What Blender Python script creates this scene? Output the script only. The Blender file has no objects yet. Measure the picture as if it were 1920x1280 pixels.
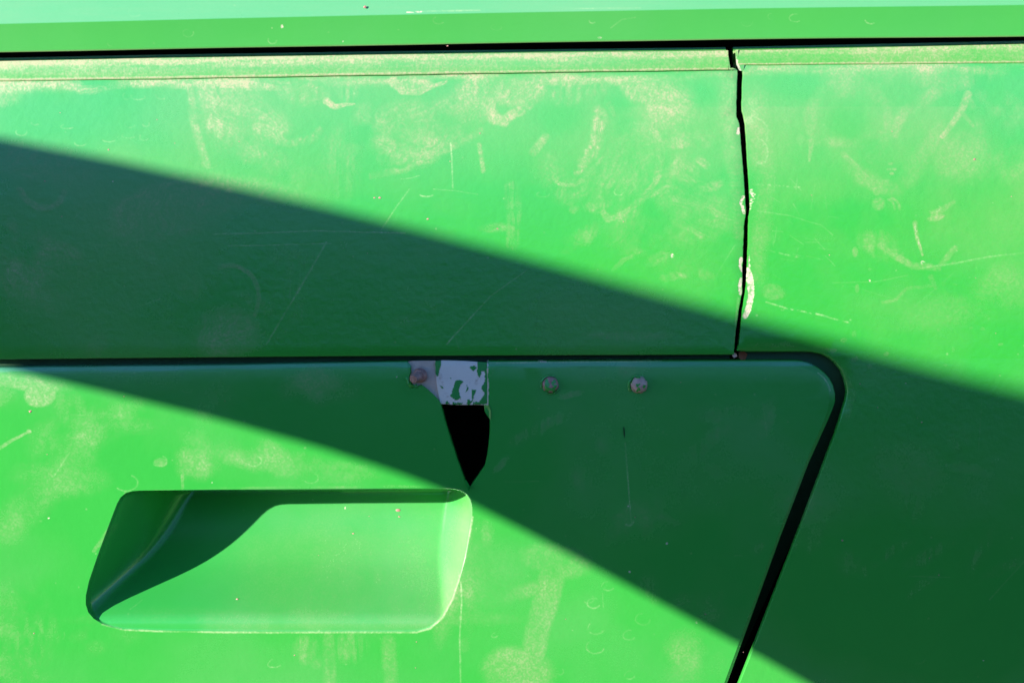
import bpy, bmesh, math, random
import numpy as np
from mathutils import Vector, Matrix
from mathutils.geometry import delaunay_2d_cdt
random.seed(7)
R = math.radians
C = bpy.context.scene.collection
SC = bpy.context.scene

# ---------------------------------------------------------------- body frame
# The bodywork leans back; U runs along it, V up it, N out of it. Sizes are given in
# "px" = 0.3125 mm (so the part of the side that the photo shows is 0.6 m wide).
S = 0.0003125
PITCH, ROLL = R(12), R(0)
V0 = Vector((0, math.sin(PITCH), math.cos(PITCH)))
N = Vector((0, -math.cos(PITCH), math.sin(PITCH)))
U = Vector((1, 0, 0)) * math.cos(ROLL) - V0 * math.sin(ROLL)
V = Vector((1, 0, 0)) * math.sin(ROLL) + V0 * math.cos(ROLL)
CEN = Vector((0, 0, 1.35))
def W(x, y, n=0.0):
    return CEN + U * ((x - 960) * S) + V * ((640 - y) * S) + N * (n * S)

# ---------------------------------------------------------------- camera
CAMD = 0.90
cam = bpy.data.cameras.new('camera'); co = bpy.data.objects.new('camera', cam); C.objects.link(co)
M = Matrix((U, V, N)).transposed().to_4x4(); M.translation = CEN + N * CAMD
co.matrix_world = M
cam.sensor_width = 36; cam.lens = 36 * CAMD / (1920 * S)
cam.clip_start = 0.01; cam.clip_end = 500
SC.camera = co

# ---------------------------------------------------------------- sun and sky
SA, SB = 1.45, 0.25                       # slope of the sun's rays over the panel
SUN = (U * -SA + V * SB + N).normalized()  # towards the sun
sl = bpy.data.lights.new('sun', 'SUN'); sl.energy = 4.9; sl.angle = R(0.53); sl.color = (1.0, 0.95, 0.86)
so = bpy.data.objects.new('sun', sl); C.objects.link(so)
so.rotation_euler = SUN.to_track_quat('Z', 'Y').to_euler(); so.location = (-3, -1, 4)
wd = bpy.data.worlds.new('World'); SC.world = wd; wd.use_nodes = True
wn = wd.node_tree.nodes; bg = wn['Background']
sk = wn.new('ShaderNodeTexSky'); sk.sky_type = 'NISHITA'; sk.sun_disc = False
sk.sun_elevation = math.asin(SUN.z); sk.sun_rotation = math.atan2(SUN.x, SUN.y)
sk.air_density = 1.0; sk.dust_density = 0.0; sk.ozone_density = 6.0
wd.node_tree.links.new(sk.outputs[0], bg.inputs[0]); bg.inputs[1].default_value = 0.12
SC.view_settings.view_transform = 'Standard'; SC.view_settings.look = 'None'
SC.view_settings.gamma = 1; SC.view_settings.exposure = 1.18
SC.cycles.max_bounces = 8

# ---------------------------------------------------------------- wear map (dust, scratches, bare spots, painted sky reflection) computed here
TX0, TY0, TX1, TY1 = -360, -240, 2280, 1520
TW, TH = 2200, 1467
rng = np.random.RandomState(11)
# outline of the recessed handle
RO = [(262, 919.5), (400, 917.8), (700, 915.6), (830, 914.8), (850, 916.2), (866, 920), (877, 927.5), (882.5, 937), (885, 950), (885, 968), (881, 1000), (872, 1048), (860, 1093), (848, 1125), (838, 1146), (829, 1160), (818, 1172), (806, 1180), (790, 1185.5), (772, 1187.3), (700, 1187.8), (500, 1187.4), (300, 1185.5), (226, 1183),
      (205, 1179), (186, 1172), (171, 1162), (161, 1150), (156.5, 1135), (157, 1118), (163, 1092), (180, 1043), (200, 990), (218, 944), (225, 932), (235, 924), (247, 920.6)]
def up(a, h, w):
    ys = np.linspace(0, a.shape[0] - 1.001, h); xs = np.linspace(0, a.shape[1] - 1.001, w)
    y0 = ys.astype(int); x0 = xs.astype(int); fy = ys - y0; fx = xs - x0
    fy = fy * fy * (3 - 2 * fy); fx = fx * fx * (3 - 2 * fx)
    r0 = a[y0][:, x0] * (1 - fx) + a[y0][:, x0 + 1] * fx
    r1 = a[y0 + 1][:, x0] * (1 - fx) + a[y0 + 1][:, x0 + 1] * fx
    return r0 * (1 - fy[:, None]) + r1 * fy[:, None]
def fnoise(sy, sx, octv=4, fall=0.5):          # cell size in px, value 0..1
    out = np.zeros((TH, TW), np.float32); amp = 1; tot = 0
    for o in range(octv):
        h = max(2, int((TY1 - TY0) / (sy / 2 ** o)) + 2); w = max(2, int((TX1 - TX0) / (sx / 2 ** o)) + 2)
        if h > TH * 1.6 or w > TW * 1.6: break
        out += amp * up(rng.rand(h, w), TH, TW); tot += amp; amp *= fall
    return out / tot
XX, YY = np.meshgrid(np.linspace(TX0, TX1, TW), np.linspace(TY0, TY1, TH))
XX = XX.astype(np.float32); YY = YY.astype(np.float32)
n1 = fnoise(160, 160); n2 = fnoise(160, 160); n3 = fnoise(30, 30, 3); n4 = fnoise(30, 30, 3)
WX = XX + (n1 - .5) * 60 + (n3 - .5) * 14; WY = YY + (n2 - .5) * 60 + (n4 - .5) * 14
grain = fnoise(2.6, 2.6, 2, .7); grain2 = fnoise(7, 7, 2, .6)
big = fnoise(240, 300, 5); mid = fnoise(60, 60, 4)
horz = fnoise(5, 60, 3); vert = fnoise(70, 6, 3); diag = fnoise(40, 9, 3)
def sstep(a, b, x):
    t = np.clip((x - a) / (b - a), 0, 1); return t * t * (3 - 2 * t)
SMEAR = np.zeros((TH, TW), np.float32)         # dust smears, grainy
FINE = np.zeros((TH, TW), np.float32)          # scratches and painted edge highlights
CHIP = np.zeros((TH, TW), np.float32)          # bare filler / undercoat
CLEAN = np.zeros((TH, TW), np.float32)         # wiped clean
def box(x0, y0, x1, y1):
    i0 = max(0, int((y0 - TY0) / (TY1 - TY0) * TH)); i1 = min(TH, int((y1 - TY0) / (TY1 - TY0) * TH) + 2)
    j0 = max(0, int((x0 - TX0) / (TX1 - TX0) * TW)); j1 = min(TW, int((x1 - TX0) / (TX1 - TX0) * TW) + 2)
    return slice(i0, i1), slice(j0, j1)
def stroke(buf, pts, w, v, soft=1.0, warp=0.0, w2=None, add=False, tex=None):
    w2 = w if w2 is None else w2
    m = max(w, w2) * (1 + soft) + 40 * warp + 4
    sl_ = box(min(p[0] for p in pts) - m, min(p[1] for p in pts) - m, max(p[0] for p in pts) + m, max(p[1] for p in pts) + m)
    X = XX[sl_] * (1 - warp) + WX[sl_] * warp; Y = YY[sl_] * (1 - warp) + WY[sl_] * warp
    L = [math.dist(pts[i], pts[i + 1]) for i in range(len(pts) - 1)]; T = sum(L) or 1; acc = 0
    best = np.zeros(X.shape, np.float32)
    for i in range(len(pts) - 1):
        ax, ay = pts[i]; bx, by = pts[i + 1]; dx = bx - ax; dy = by - ay; q = dx * dx + dy * dy + 1e-6
        t = np.clip(((X - ax) * dx + (Y - ay) * dy) / q, 0, 1)
        d = np.hypot(X - ax - t * dx, Y - ay - t * dy)
        ww = w + (w2 - w) * ((acc + t * L[i]) / T); acc += L[i]
        best = np.maximum(best, 1 - sstep(ww * (1 - soft * .5), ww * (1 + soft * .5), d))
    best *= v
    if tex is not None: best *= tex[sl_]
    if add: buf[sl_] += best
    else: buf[sl_] = np.maximum(buf[sl_], best)
def blob(buf, x, y, rx, ry, v, soft=1.0, warp=.6, ang=0, tex=None):
    r = max(rx, ry) * 1.6 + 40 * warp; sl_ = box(x - r, y - r, x + r, y + r)
    X = XX[sl_] * (1 - warp) + WX[sl_] * warp - x; Y = YY[sl_] * (1 - warp) + WY[sl_] * warp - y
    c, s = math.cos(R(ang)), math.sin(R(ang))
    d = np.hypot((X * c + Y * s) / rx, (-X * s + Y * c) / ry)
    b = (1 - sstep(1 - soft * .5, 1 + soft * .5, d)) * v
    if tex is not None: b = b * tex[sl_]
    buf[sl_] = np.maximum(buf[sl_], b)
def arc(buf, x, y, rx, ry, a0, a1, w, v, **k):
    pts = [(x + rx * math.cos(R(a0 + (a1 - a0) * i / 12)), y + ry * math.sin(R(a0 + (a1 - a0) * i / 12))) for i in range(13)]
    stroke(buf, pts, w, v, **k)
streakD = np.clip(diag * 1.9 - .45, 0, 1); streakV = np.clip(vert * 2.0 - .5, 0, 1); streakH = np.clip(horz * 2.0 - .5, 0, 1)
patchy = np.clip(mid * 2.4 - .7, 0, 1)
def fillpoly(buf, pts, v, jt=1):
    xs = [p[0] for p in pts]; ys = [p[1] for p in pts]; sl_ = box(min(xs) - 2, min(ys) - 2, max(xs) + 2, max(ys) + 2)
    X = XX[sl_] + ((n3[sl_] - .5) * 5 + (grain2[sl_] - .5) * 4) * jt; Y = YY[sl_] + ((n4[sl_] - .5) * 5 + (grain[sl_] - .5) * 4) * jt; ins = np.zeros(X.shape, bool)
    j = len(pts) - 1
    for i in range(len(pts)):
        xi, yi = pts[i]; xj, yj = pts[j]
        if yi != yj: ins ^= ((yi > Y) != (yj > Y)) & (X < (xj - xi) * (Y - yi) / (yj - yi) + xi)
        j = i
    buf[sl_] = np.where(ins, v, buf[sl_])
# upper panel: dust left under the rim and wiped about by hands
blob(SMEAR, -20, 160, 85, 22, .9, .5, .3, 0); blob(SMEAR, -10, 185, 45, 20, .6, .6, .3)
blob(SMEAR, 130, 160, 26, 12, .8, .5, .3); blob(SMEAR, 165, 170, 24, 9, .7, .5, .3)
blob(SMEAR, 245, 158, 50, 7, .85, .5, .2); stroke(SMEAR, [(170, 166), (300, 160), (420, 170), (560, 160)], 5, .5, 1, .3)
blob(SMEAR, 405, 190, 40, 26, .62, .9, .9, 20, patchy); blob(SMEAR, 425, 225, 36, 24, .95, .6, .8, -35, streakD)
blob(SMEAR, 440, 205, 60, 60, .35, 1, .8)
stroke(SMEAR, [(358, 165), (362, 215), (372, 260), (386, 305)], 7, .6, 1.2, .2); stroke(SMEAR, [(440, 215), (452, 280), (455, 300)], 5, .3, 1, .3)
blob(SMEAR, 470, 275, 30, 22, .4, 1, .8, 0, patchy); blob(SMEAR, 505, 240, 40, 26, .55, .8, .9, -30, patchy)
arc(SMEAR, 540, 235, 62, 30, 10, 140, 7, .65, warp=.5, tex=grain2)
blob(SMEAR, 570, 165, 45, 24, .75, .7, .7, 10, streakD); blob(SMEAR, 455, 160, 60, 7, .8, .5, .3)
stroke(SMEAR, [(612, 187), (628, 199), (645, 194), (664, 193)], 7, 1.0, .6, .1, 2)
blob(SMEAR, 655, 160, 18, 22, .6, .7, .5, 20, streakV); blob(SMEAR, 690, 205, 26, 22, .4, 1, .8, 0, patchy)
blob(SMEAR, 640, 300, 40, 60, .35, 1, .5, 10, streakV); blob(SMEAR, 545, 320, 60, 26, .3, 1, .8, 20, patchy)
stroke(SMEAR, [(738, 152), (756, 168), (785, 172), (812, 160), (836, 152)], 9, .85, .5, .1, 3)
blob(SMEAR, 775, 158, 38, 12, .7, .4, .1)
blob(SMEAR, 770, 245, 62, 62, .62, .5, .7, -20); blob(SMEAR, 835, 220, 80, 40, .5, .5, .7, -35, patchy)
blob(SMEAR, 775, 240, 22, 36, .75, .8, .8, -10, streakD); blob(SMEAR, 745, 290, 26, 22, .55, .8, .8, -30, streakD)
blob(SMEAR, 890, 180, 55, 36, .62, .6, .6, -20); blob(SMEAR, 965, 170, 52, 26, .65, .6, .6, 0)
stroke(SMEAR, [(915, 190), (925, 218), (945, 226), (962, 212)], 13, .95, .7, .2, 8)
stroke(SMEAR, [(960, 212), (990, 200), (1008, 175), (1014, 150)], 9, .8, 1, .4, 6, tex=grain2 * 1.4)
stroke(SMEAR, [(700, 330), (760, 318), (830, 280), (900, 240)], 6, .38, 1.4, .3)
blob(SMEAR, 1085, 170, 60, 22, .75, .7, .8, -12, streakD); blob(SMEAR, 1100, 150, 130, 10, .5, .8, .5)
blob(SMEAR, 1215, 165, 42, 24, .85, .8, .8, 30, patchy); blob(SMEAR, 1265, 200, 50, 40, .8, .9, .8, 10)
blob(SMEAR, 1300, 235, 40, 30, .6, .9, .8, 10, patchy); stroke(SMEAR, [(1145, 195), (1155, 215)], 6, .5, 1, .3, 3)
stroke(SMEAR, [(1130, 215), (1118, 262), (1092, 300), (1084, 322)], 15, .85, 1.0, .5, 7, tex=grain2 * 1.4)
stroke(SMEAR, [(1025, 255), (1000, 285)], 7, .6, 1, .3); arc(SMEAR, 1065, 330, 26, 18, 20, 160, 4, .9, warp=.2)
blob(SMEAR, 1030, 320, 30, 34, .3, 1, .5); stroke(SMEAR, [(897, 268), (904, 318)], 4, .55, 1, .2)
stroke(SMEAR, [(1233, 235), (1240, 285), (1234, 335), (1205, 378), (1165, 405), (1140, 412), (1128, 398)], 8, .62, 1, .4, 5)
blob(SMEAR, 1190, 300, 50, 80, .3, .7, .5, 20)
stroke(SMEAR, [(960, 352), (964, 400), (962, 455)], 13, .6, .8, .2, 11, tex=streakV)
blob(SMEAR, 930, 425, 24, 8, .45, 1, .5); blob(SMEAR, 1090, 440, 46, 16, .55, .9, .8, -25, patchy)
blob(SMEAR, 1080, 350, 44, 22, .35, 1, .8, -30); blob(SMEAR, 1260, 420, 110, 90, .34, .9, .8, 0, patchy)
blob(SMEAR, 1275, 330, 30, 40, .5, .9, .8, 10, patchy); stroke(SMEAR, [(1140, 330), (1120, 380)], 16, .35, 1.2, .3)
for q in range(26):
    blob(SMEAR, random.uniform(1060, 1370), random.uniform(250, 530), random.uniform(8, 26), random.uniform(4, 12), random.uniform(.3, .62), .9, .7, random.uniform(-60, 20))
stroke(CHIP, [(1258, 482), (1266, 474), (1274, 483)], 4, .4, .6, .1)
# side panel
blob(SMEAR, 1590, 145, 42, 30, .6, .8, .8, 0, patchy); blob(SMEAR, 1500, 128, 110, 7, .55, .8, .4)
blob(SMEAR, 1690, 145, 100, 24, .5, .8, .8, 8, patchy); blob(SMEAR, 1830, 150, 90, 22, .62, .8, .8, -18, streakD)
arc(SMEAR, 1590, 225, 72, 78, 150, 330, 11, .34, warp=.4); arc(SMEAR, 1590, 225, 78, 84, -30, 60, 8, .25, warp=.4)
stroke(SMEAR, [(1816, 180), (1802, 210), (1786, 235), (1768, 258)], 7, .95, 1, .2, 5); stroke(SMEAR, [(1768, 250), (1730, 285), (1700, 330)], 16, .28, 1.2, .4)
stroke(SMEAR, [(1760, 175), (1745, 195), (1700, 210), (1680, 250)], 12, .5, 1, .6, 8, tex=patchy)
stroke(SMEAR, [(1802, 214), (1825, 240)], 4, .6, 1, .2, 3); stroke(SMEAR, [(1818, 198), (1836, 230), (1842, 270), (1852, 320)], 8, .5, 1.2, .3, 14, tex=patchy)
blob(SMEAR, 1820, 300, 60, 40, .42, .9, .8, 0); blob(SMEAR, 1890, 210, 50, 26, .5, .9, .8, 20, patchy); blob(SMEAR, 1900, 310, 50, 30, .4, .9, .8)
stroke(SMEAR, [(1500, 262), (1560, 268), (1620, 262), (1660, 252)], 9, .5, 1.2, .5, tex=patchy)
stroke(SMEAR, [(1522, 265), (1516, 302)], 6, .7, 1, .1, 2); stroke(SMEAR, [(1582, 290), (1612, 320), (1640, 335), (1660, 333)], 6, .5, 1, .4, 4)
blob(SMEAR, 1630, 330, 46, 14, .45, .9, .8, 20); blob(SMEAR, 1642, 357, 7, 8, .7, .5, .1); blob(SMEAR, 1644, 378, 12, 12, .75, .6, .3)
for x, y in ((1669, 307), (1666, 317), (1676, 317), (1671, 325)): blob(SMEAR, x, y, 4.5, 2.6, .8, .4, .05)
arc(SMEAR, 1668, 392, 18, 20, -80, 0, 2.2, .8); arc(SMEAR, 1662, 392, 15, 18, -80, 0, 2, .6)
stroke(CHIP, [(1714, 420), (1718, 444), (1724, 460), (1728, 474)], 3.2, .38, .8, .15, 1.4); blob(CHIP, 1729, 492, 4.5, 3.5, .55, .5, .05)
stroke(SMEAR, [(1714, 418), (1719, 448), (1729, 478)], 4.5, .8, .8, .1, 2); blob(SMEAR, 1755, 408, 16, 6, .85, .6, .3, -10)
stroke(SMEAR, [(1752, 400), (1790, 378)], 7, .5, 1, .4, 3); blob(SMEAR, 1642, 455, 36, 22, .62, .9, .8, 20, streakD)
stroke(SMEAR, [(1650, 460), (1680, 480), (1710, 497), (1760, 503)], 7, .62, 1, .4, 5); stroke(SMEAR, [(1760, 500), (1790, 466)], 5, .42, 1, .2)
stroke(SMEAR, [(1745, 520), (1754, 542)], 5, .65, 1, .2, 3); stroke(SMEAR, [(1655, 565), (1680, 560), (1700, 540), (1750, 536)], 3, .42, 1, .2)
blob(SMEAR, 1450, 545, 22, 14, .5, .6, .4); blob(SMEAR, 1602, 472, 5, 9, .55, .5, .1); blob(SMEAR, 1606, 540, 4, 8, .5, .5, .1)
stroke(FINE, [(1730, 502), (1790, 494), (1850, 482), (1920, 474), (2050, 468)], 1.6, .55, .9, .08)
stroke(FINE, [(1560, 530), (1640, 528), (1700, 516)], 1.2, .3, 1, .05)
stroke(FINE, [(1436, 566), (1480, 578), (1530, 588), (1590, 604)], 1.5, .75, .8, .1, tex=np.clip(grain2 * 3.2 - 1.0, 0, 1))
blob(SMEAR, 1880, 540, 50, 40, .35, .9, .8); blob(SMEAR, 1780, 590, 80, 30, .22, 1, .8)
for q in range(34):
    x = random.uniform(1415, 1560); y = random.uniform(330, 520); l = random.uniform(6, 34); a = random.choice([R(random.gauss(8, 5)), R(random.gauss(98, 7)), R(random.gauss(45, 10))])
    stroke(FINE, [(x, y), (x + l * math.cos(a), y + l * math.sin(a))], random.uniform(.6, 1.1), random.uniform(.12, .38), 1, .1)
stroke(FINE, [(1420, 395), (1480, 405), (1540, 422), (1560, 440)], 1.3, .4, 1, .1); stroke(FINE, [(1420, 345), (1500, 352)], 1.5, .5, 1, .05, tex=np.clip(grain2 * 3 - 1.1, 0, 1))
stroke(FINE, [(1430, 468), (1510, 484)], 1.5, .6, 1, .05, tex=np.clip(grain2 * 3 - .9, 0, 1))
# haze and chips beside the crack
stroke(SMEAR, [(1418, 190), (1420, 260), (1428, 330), (1425, 420), (1418, 520)], 22, .42, 1.5, .3, 14)
stroke(SMEAR, [(1374, 160), (1366, 230), (1376, 300), (1384, 440)], 16, .36, 1.5, .3, 9)
stroke(FINE, [(1412, 190), (1416, 215)], 8, .35, 1.5, .2); blob(FINE, 1408, 225, 10, 8, .35, 1.2, .2)
arc(FINE, 1425, 285, 14, 22, -80, 120, 1.5, .35, warp=.1); arc(FINE, 1420, 250, 20, 28, -100, 60, 1.5, .3, warp=.1)
stroke(CHIP, [(1408, 358), (1412, 366), (1408, 378), (1403, 392)], 4.2, .6, .35, .12, 3)
stroke(CHIP, [(1392, 368), (1388, 378), (1394, 398)], 3.2, .6, .4, .12, 3); stroke(CHIP, [(1386, 242), (1384, 250)], 3, .9, .5, .05)
stroke(CHIP, [(1389, 486), (1387, 498), (1390, 508)], 3.5, 1, .35, .1, 2); stroke(CHIP, [(1389, 524), (1386, 536), (1388, 550)], 3.5, 1, .35, .1)
stroke(CHIP, [(1401, 508), (1406, 526), (1408, 555), (1402, 580), (1396, 592)], 7.0, 1.0, .3, .1, 5)
stroke(CHIP, [(1404, 480), (1405, 500)], 1.8, .7, .6, .05); stroke(FINE, [(1383, 560), (1376, 640)], 2.5, .45, 1, .15)
stroke(CHIP, [(1380, 108), (1383, 122), (1388, 131)], 2.6, .9, .5, .03); pass
# door
blob(SMEAR, 30, 712, 90, 15, .7, .8, .4, 6); blob(SMEAR, 78, 738, 30, 22, .78, .3, .2, -10); blob(SMEAR, -40, 740, 60, 30, .4, .9, .6)
stroke(SMEAR, [(-10, 846), (20, 826), (55, 808)], 3.5, .65, 1, .1, 2); blob(SMEAR, 55, 808, 5, 4, .6, .5, .1)
blob(SMEAR, 160, 800, 90, 40, .34, 1, .9, -20, patchy); blob(SMEAR, 240, 780, 60, 30, .36, 1, .9, 10, patchy); blob(SMEAR, 370, 865, 40, 30, .45, .8, .8, 20, patchy)
blob(SMEAR, 480, 850, 120, 26, .4, .9, .8, 14, patchy); blob(SMEAR, 620, 875, 100, 20, .4, .9, .7, 12, patchy); blob(SMEAR, 110, 890, 70, 30, .3, 1, .9)
stroke(SMEAR, [(150, 850), (90, 900), (40, 950), (10, 990)], 26, .26, 1.4, .5)
for x, y, r in ((298, 864, 14), (476, 864, 14), (583, 896, 14), (235, 905, 22)):
    arc(FINE, x, y, r, r * .7, -60, 140, 1.3, .5, warp=.05)
blob(SMEAR, 300, 866, 12, 8, .5, .6, .2); stroke(SMEAR, [(342, 890), (342, 915)], 3, .55, 1, .15)
blob(SMEAR, 60, 1210, 40, 60, .5, .9, .7, 30, streakD); blob(SMEAR, 30, 1150, 60, 60, .36, 1, .9, 20, patchy); blob(SMEAR, 200, 1210, 60, 26, .4, .9, .8, 0, patchy); blob(SMEAR, 20, 1262, 70, 30, .5, 1, .8, 0, patchy)
stroke(SMEAR, [(205, 985), (188, 1012), (176, 1030)], 6, .45, 1.2, .3, 3)
blob(SMEAR, 560, 1215, 22, 28, .7, .8, .7, 10, streakV); blob(SMEAR, 655, 1215, 34, 26, .55, .9, .7, 0, streakV); blob(SMEAR, 585, 1240, 14, 16, .55, .8, .5, 0, patchy)
stroke(SMEAR, [(612, 1192), (616, 1300)], 11, .45, .7, .15, 13, tex=streakV * .6 + .4); stroke(SMEAR, [(730, 1200), (735, 1290)], 12, .26, 1, .3)
stroke(SMEAR, [(872, 1110), (880, 1150), (866, 1220)], 12, .42, .9, .4, 8, tex=patchy); blob(SMEAR, 912, 1010, 12, 40, .34, .9, .4, 0, patchy); blob(SMEAR, 824, 1150, 14, 50, .3, 1, .4)
blob(SMEAR, 1040, 1058, 64, 30, .40, .6, .5, 12); stroke(SMEAR, [(1040, 1060), (1022, 1130), (1008, 1180), (1002, 1230)], 25, .40, .5, .3, 22)
blob(SMEAR, 970, 1262, 68, 46, .50, .5, .5, 0); blob(SMEAR, 965, 1258, 40, 26, .5, .8, .6, 0, patchy)
for x, y, r in ((1140, 1105, 12), (1115, 1138, 12), (1120, 1180, 16), (1206, 1164, 14), (1180, 1192, 12), (1116, 1214, 17), (1182, 1268, 10), (508, 1245, 12), (925, 1195, 6)):
    arc(FINE, x, y, r, r * random.uniform(.4, .75), random.uniform(-10, 40), random.uniform(120, 190), 1.2, random.uniform(.35, .6), warp=.35); 
    arc(FINE, x, y, r, r * .8, 175, random.uniform(220, 300), 1.0, .25, warp=.35)
blob(SMEAR, 1290, 1240, 50, 40, .3, 1, .9, 0, patchy); blob(SMEAR, 1270, 1200, 60, 26, .26, 1, .9, 0, patchy)
stroke(FINE, [(858, 1078), (864, 1100), (865, 1130), (861, 1200), (863, 1300)], 1.5, .95, .6, .02)
stroke(FINE, [(1173, 830), (1178, 900), (1184, 975), (1186, 985)], 1.2, .9, .8, .03); arc(FINE, 1180, 978, 8, 8, -10, 130, 1.8, .9)
stroke(FINE, [(612, 455), (560, 545), (500, 645)], 1.5, 1.2, .8, .03); stroke(FINE, [(990, 505), (920, 555), (838, 645)], 1.3, .9, .8, .04)
stroke(FINE, [(236, 582), (300, 560)], 1.3, .8, .8, .05); blob(SMEAR, 940, 870, 20, 6, .35, 1, .3, -45); blob(SMEAR, 1070, 742, 22, 5, .4, 1, .4, -15)
stroke(FINE, [(845, 268), (847, 300), (849, 352)], 1.4, .75, .7, .03); stroke(FINE, [(1145, 55), (1165, 40), (1190, 36)], 1.2, .4, .8, .03)
stroke(FINE, [(400, 440), (600, 434), (760, 438)], 1.4, .7, 1, .1); stroke(FINE, [(430, 462), (620, 458)], 1.3, .6, 1, .1)
# inside the handle recess
blob(SMEAR, 640, 1080, 260, 90, .38, .9, .5, 0); blob(SMEAR, 700, 1000, 160, 50, .3, .9, .5, -4); blob(SMEAR, 850, 1060, 26, 110, .5, .8, .3, 8)
blob(SMEAR, 560, 1165, 320, 16, .5, 1, .4); blob(SMEAR, 702, 1092, 12, 20, .5, .8, .3); blob(SMEAR, 560, 1050, 14, 60, .3, 1, .3, 5, streakV)
blob(CHIP, 733, 976, 5, 3, .5, .5, .1, 30); blob(CHIP, 629, 971, 2, 4, .6, .5, .1); stroke(FINE, [(186, 1173), (226, 1184), (300, 1187), (500, 1189), (780, 1188.5), (806, 1181), (829, 1161), (848, 1126), (872, 1050), (886, 970)], 1.6, 1.5, .8, .02)  # last stroke: highlight along the recess lip, painted as a bright line
stroke(SMEAR, [(232, 924), (400, 916), (840, 912)], 2.5, .35, 1, .05, tex=patchy)
# dust in the shade too (seen as bluish haze)
blob(SMEAR, 330, 385, 130, 55, .36, .5, .6, -12); blob(SMEAR, 60, 300, 110, 30, .3, .9, .6, 8); blob(SMEAR, 470, 350, 100, 20, .3, 1, .6, 12)
blob(SMEAR, 70, 500, 70, 60, .6, 1, .9, 0, patchy); blob(SMEAR, 120, 475, 40, 24, .6, .9, .8, 0, patchy); blob(SMEAR, 430, 620, 60, 40, .5, 1, .9)
arc(SMEAR, 80, 340, 40, 44, 20, 160, 6, .6, warp=.4); arc(SMEAR, 430, 560, 55, 60, -110, 30, 4, .6, warp=.2); blob(SMEAR, 600, 720, 60, 30, .45, 1, .9)
blob(SMEAR, 1170, 630, 70, 8, .3, 1, .5); stroke(SMEAR, [(1400, 645), (1500, 643), (1560, 660)], 4, .35, 1.2, .5, tex=patchy)
stroke(SMEAR, [(1545, 668), (1580, 700), (1600, 740), (1590, 780)], 6, .25, 1.2, .2)
blob(SMEAR, 1700, 880, 60, 50, .3, 1, .9); blob(SMEAR, 1500, 960, 60, 40, .3, 1, .9, 0, patchy)
for q in range(28):
    x = random.uniform(0, 1900); y = random.uniform(330, 1180); a = random.choice([R(random.gauss(5, 8)), R(random.gauss(-50, 12)), R(random.gauss(85, 8))]); l = random.uniform(15, 110)
    stroke(FINE, [(x, y), (x + l * .5 * math.cos(a), y + l * .5 * math.sin(a) + random.uniform(-2, 2)), (x + l * math.cos(a), y + l * math.sin(a))], random.uniform(.7, 1.2), random.uniform(.15, .45), 1, .08)
for q in range(22):
    blob(SMEAR, random.uniform(0, 1350), random.uniform(420, 880), random.uniform(15, 60), random.uniform(8, 30), random.uniform(.15, .35), 1, .9, random.uniform(-60, 60), random.choice([patchy, streakD, streakV]))
stroke(FINE, [(916, 680.5), (1000, 679.5), (1060, 679), (1240, 676.5)], 1.3, 1.6, .8, .03); stroke(CHIP, [(1010, 677), (1024, 678)], 1.4, .8, .6, .02)
stroke(FINE, [(1534, 699), (1545, 708), (1553, 720), (1557, 732)], 1.2, 1.5, .8, .02)  # bevel highlight at the door corner, painted as a bright line
stroke(CHIP, [(764, 27.5), (790, 26.5)], 1.6, .8, .7, .05); blob(CHIP, 531, 53, 3, 3.5, 1, .4, .02); blob(CHIP, 1124, 73, 5, 2, .7, .6, .1); stroke(FINE, [(790, 26), (900, 24)], 1.4, .6, 1, .05)
stroke(FINE, [(1060, 21), (1200, 18)], 1.4, .5, 1, .1, tex=patchy)
for q in range(26):
    blob(SMEAR, random.uniform(930, 1900), random.uniform(760, 1180), random.uniform(12, 60), random.uniform(6, 26), random.uniform(.15, .38), 1, .9, random.uniform(-80, 20), random.choice([patchy, streakD, streakV]))
# drop marks and specks everywhere
for x, y in ((65, 230), (127, 237), (242, 233), (273, 233), (240, 255), (270, 257), (40, 248), (150, 268), (204, 262), (237, 180), (258, 182), (302, 178), (800, 365), (1018, 365), (1160, 360)):
    arc(FINE, x, y, random.uniform(6, 13), random.uniform(4, 8), random.uniform(-20, 60), random.uniform(150, 240), 1.3, random.uniform(.35, .7), warp=.08)
for x, y in ((255, 27), (210, 84), (822, 43), (1110, 42), (930, 55), (1445, 35), (1490, 38), (1400, 45), (1630, 38), (355, 66), (512, 78)):
    arc(FINE, x, y, random.uniform(6, 12), random.uniform(5, 9), random.uniform(-30, 90), random.uniform(150, 300), 1.1, random.uniform(.3, .55), warp=.08)
for q in range(26):
    x = random.uniform(1560, 2000); y = random.uniform(470, 690); blob(SMEAR, x, y, random.uniform(2, 6), random.uniform(2, 6), random.uniform(.15, .35), .8, .4)
for q in range(230):
    x = random.uniform(-200, 2100); y = random.uniform(-20, 1300); r = random.uniform(1, 2.4)
    blob(CHIP if q % 7 == 0 else FINE, x, y, r, r * random.uniform(.6, 1.2), random.uniform(.25, .7), .6, .05)
for q in range(24):
    x = random.uniform(-200, 2100); y = random.uniform(130, 1300)
    arc(FINE, x, y, random.uniform(4, 14), random.uniform(3, 9), random.uniform(-60, 60), random.uniform(60, 200), 1.1, random.uniform(.1, .3), warp=.1)
for x, y, rx, ry in ((1165, 195, 26, 24), (1185, 235, 24, 22), (1330, 180, 26, 22), (690, 245, 40, 18), (1050, 215, 50, 30), (1500, 160, 60, 24), (1590, 225, 44, 36)):
    blob(CLEAN, x, y, rx, ry, .55, 1.1, .9)
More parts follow.
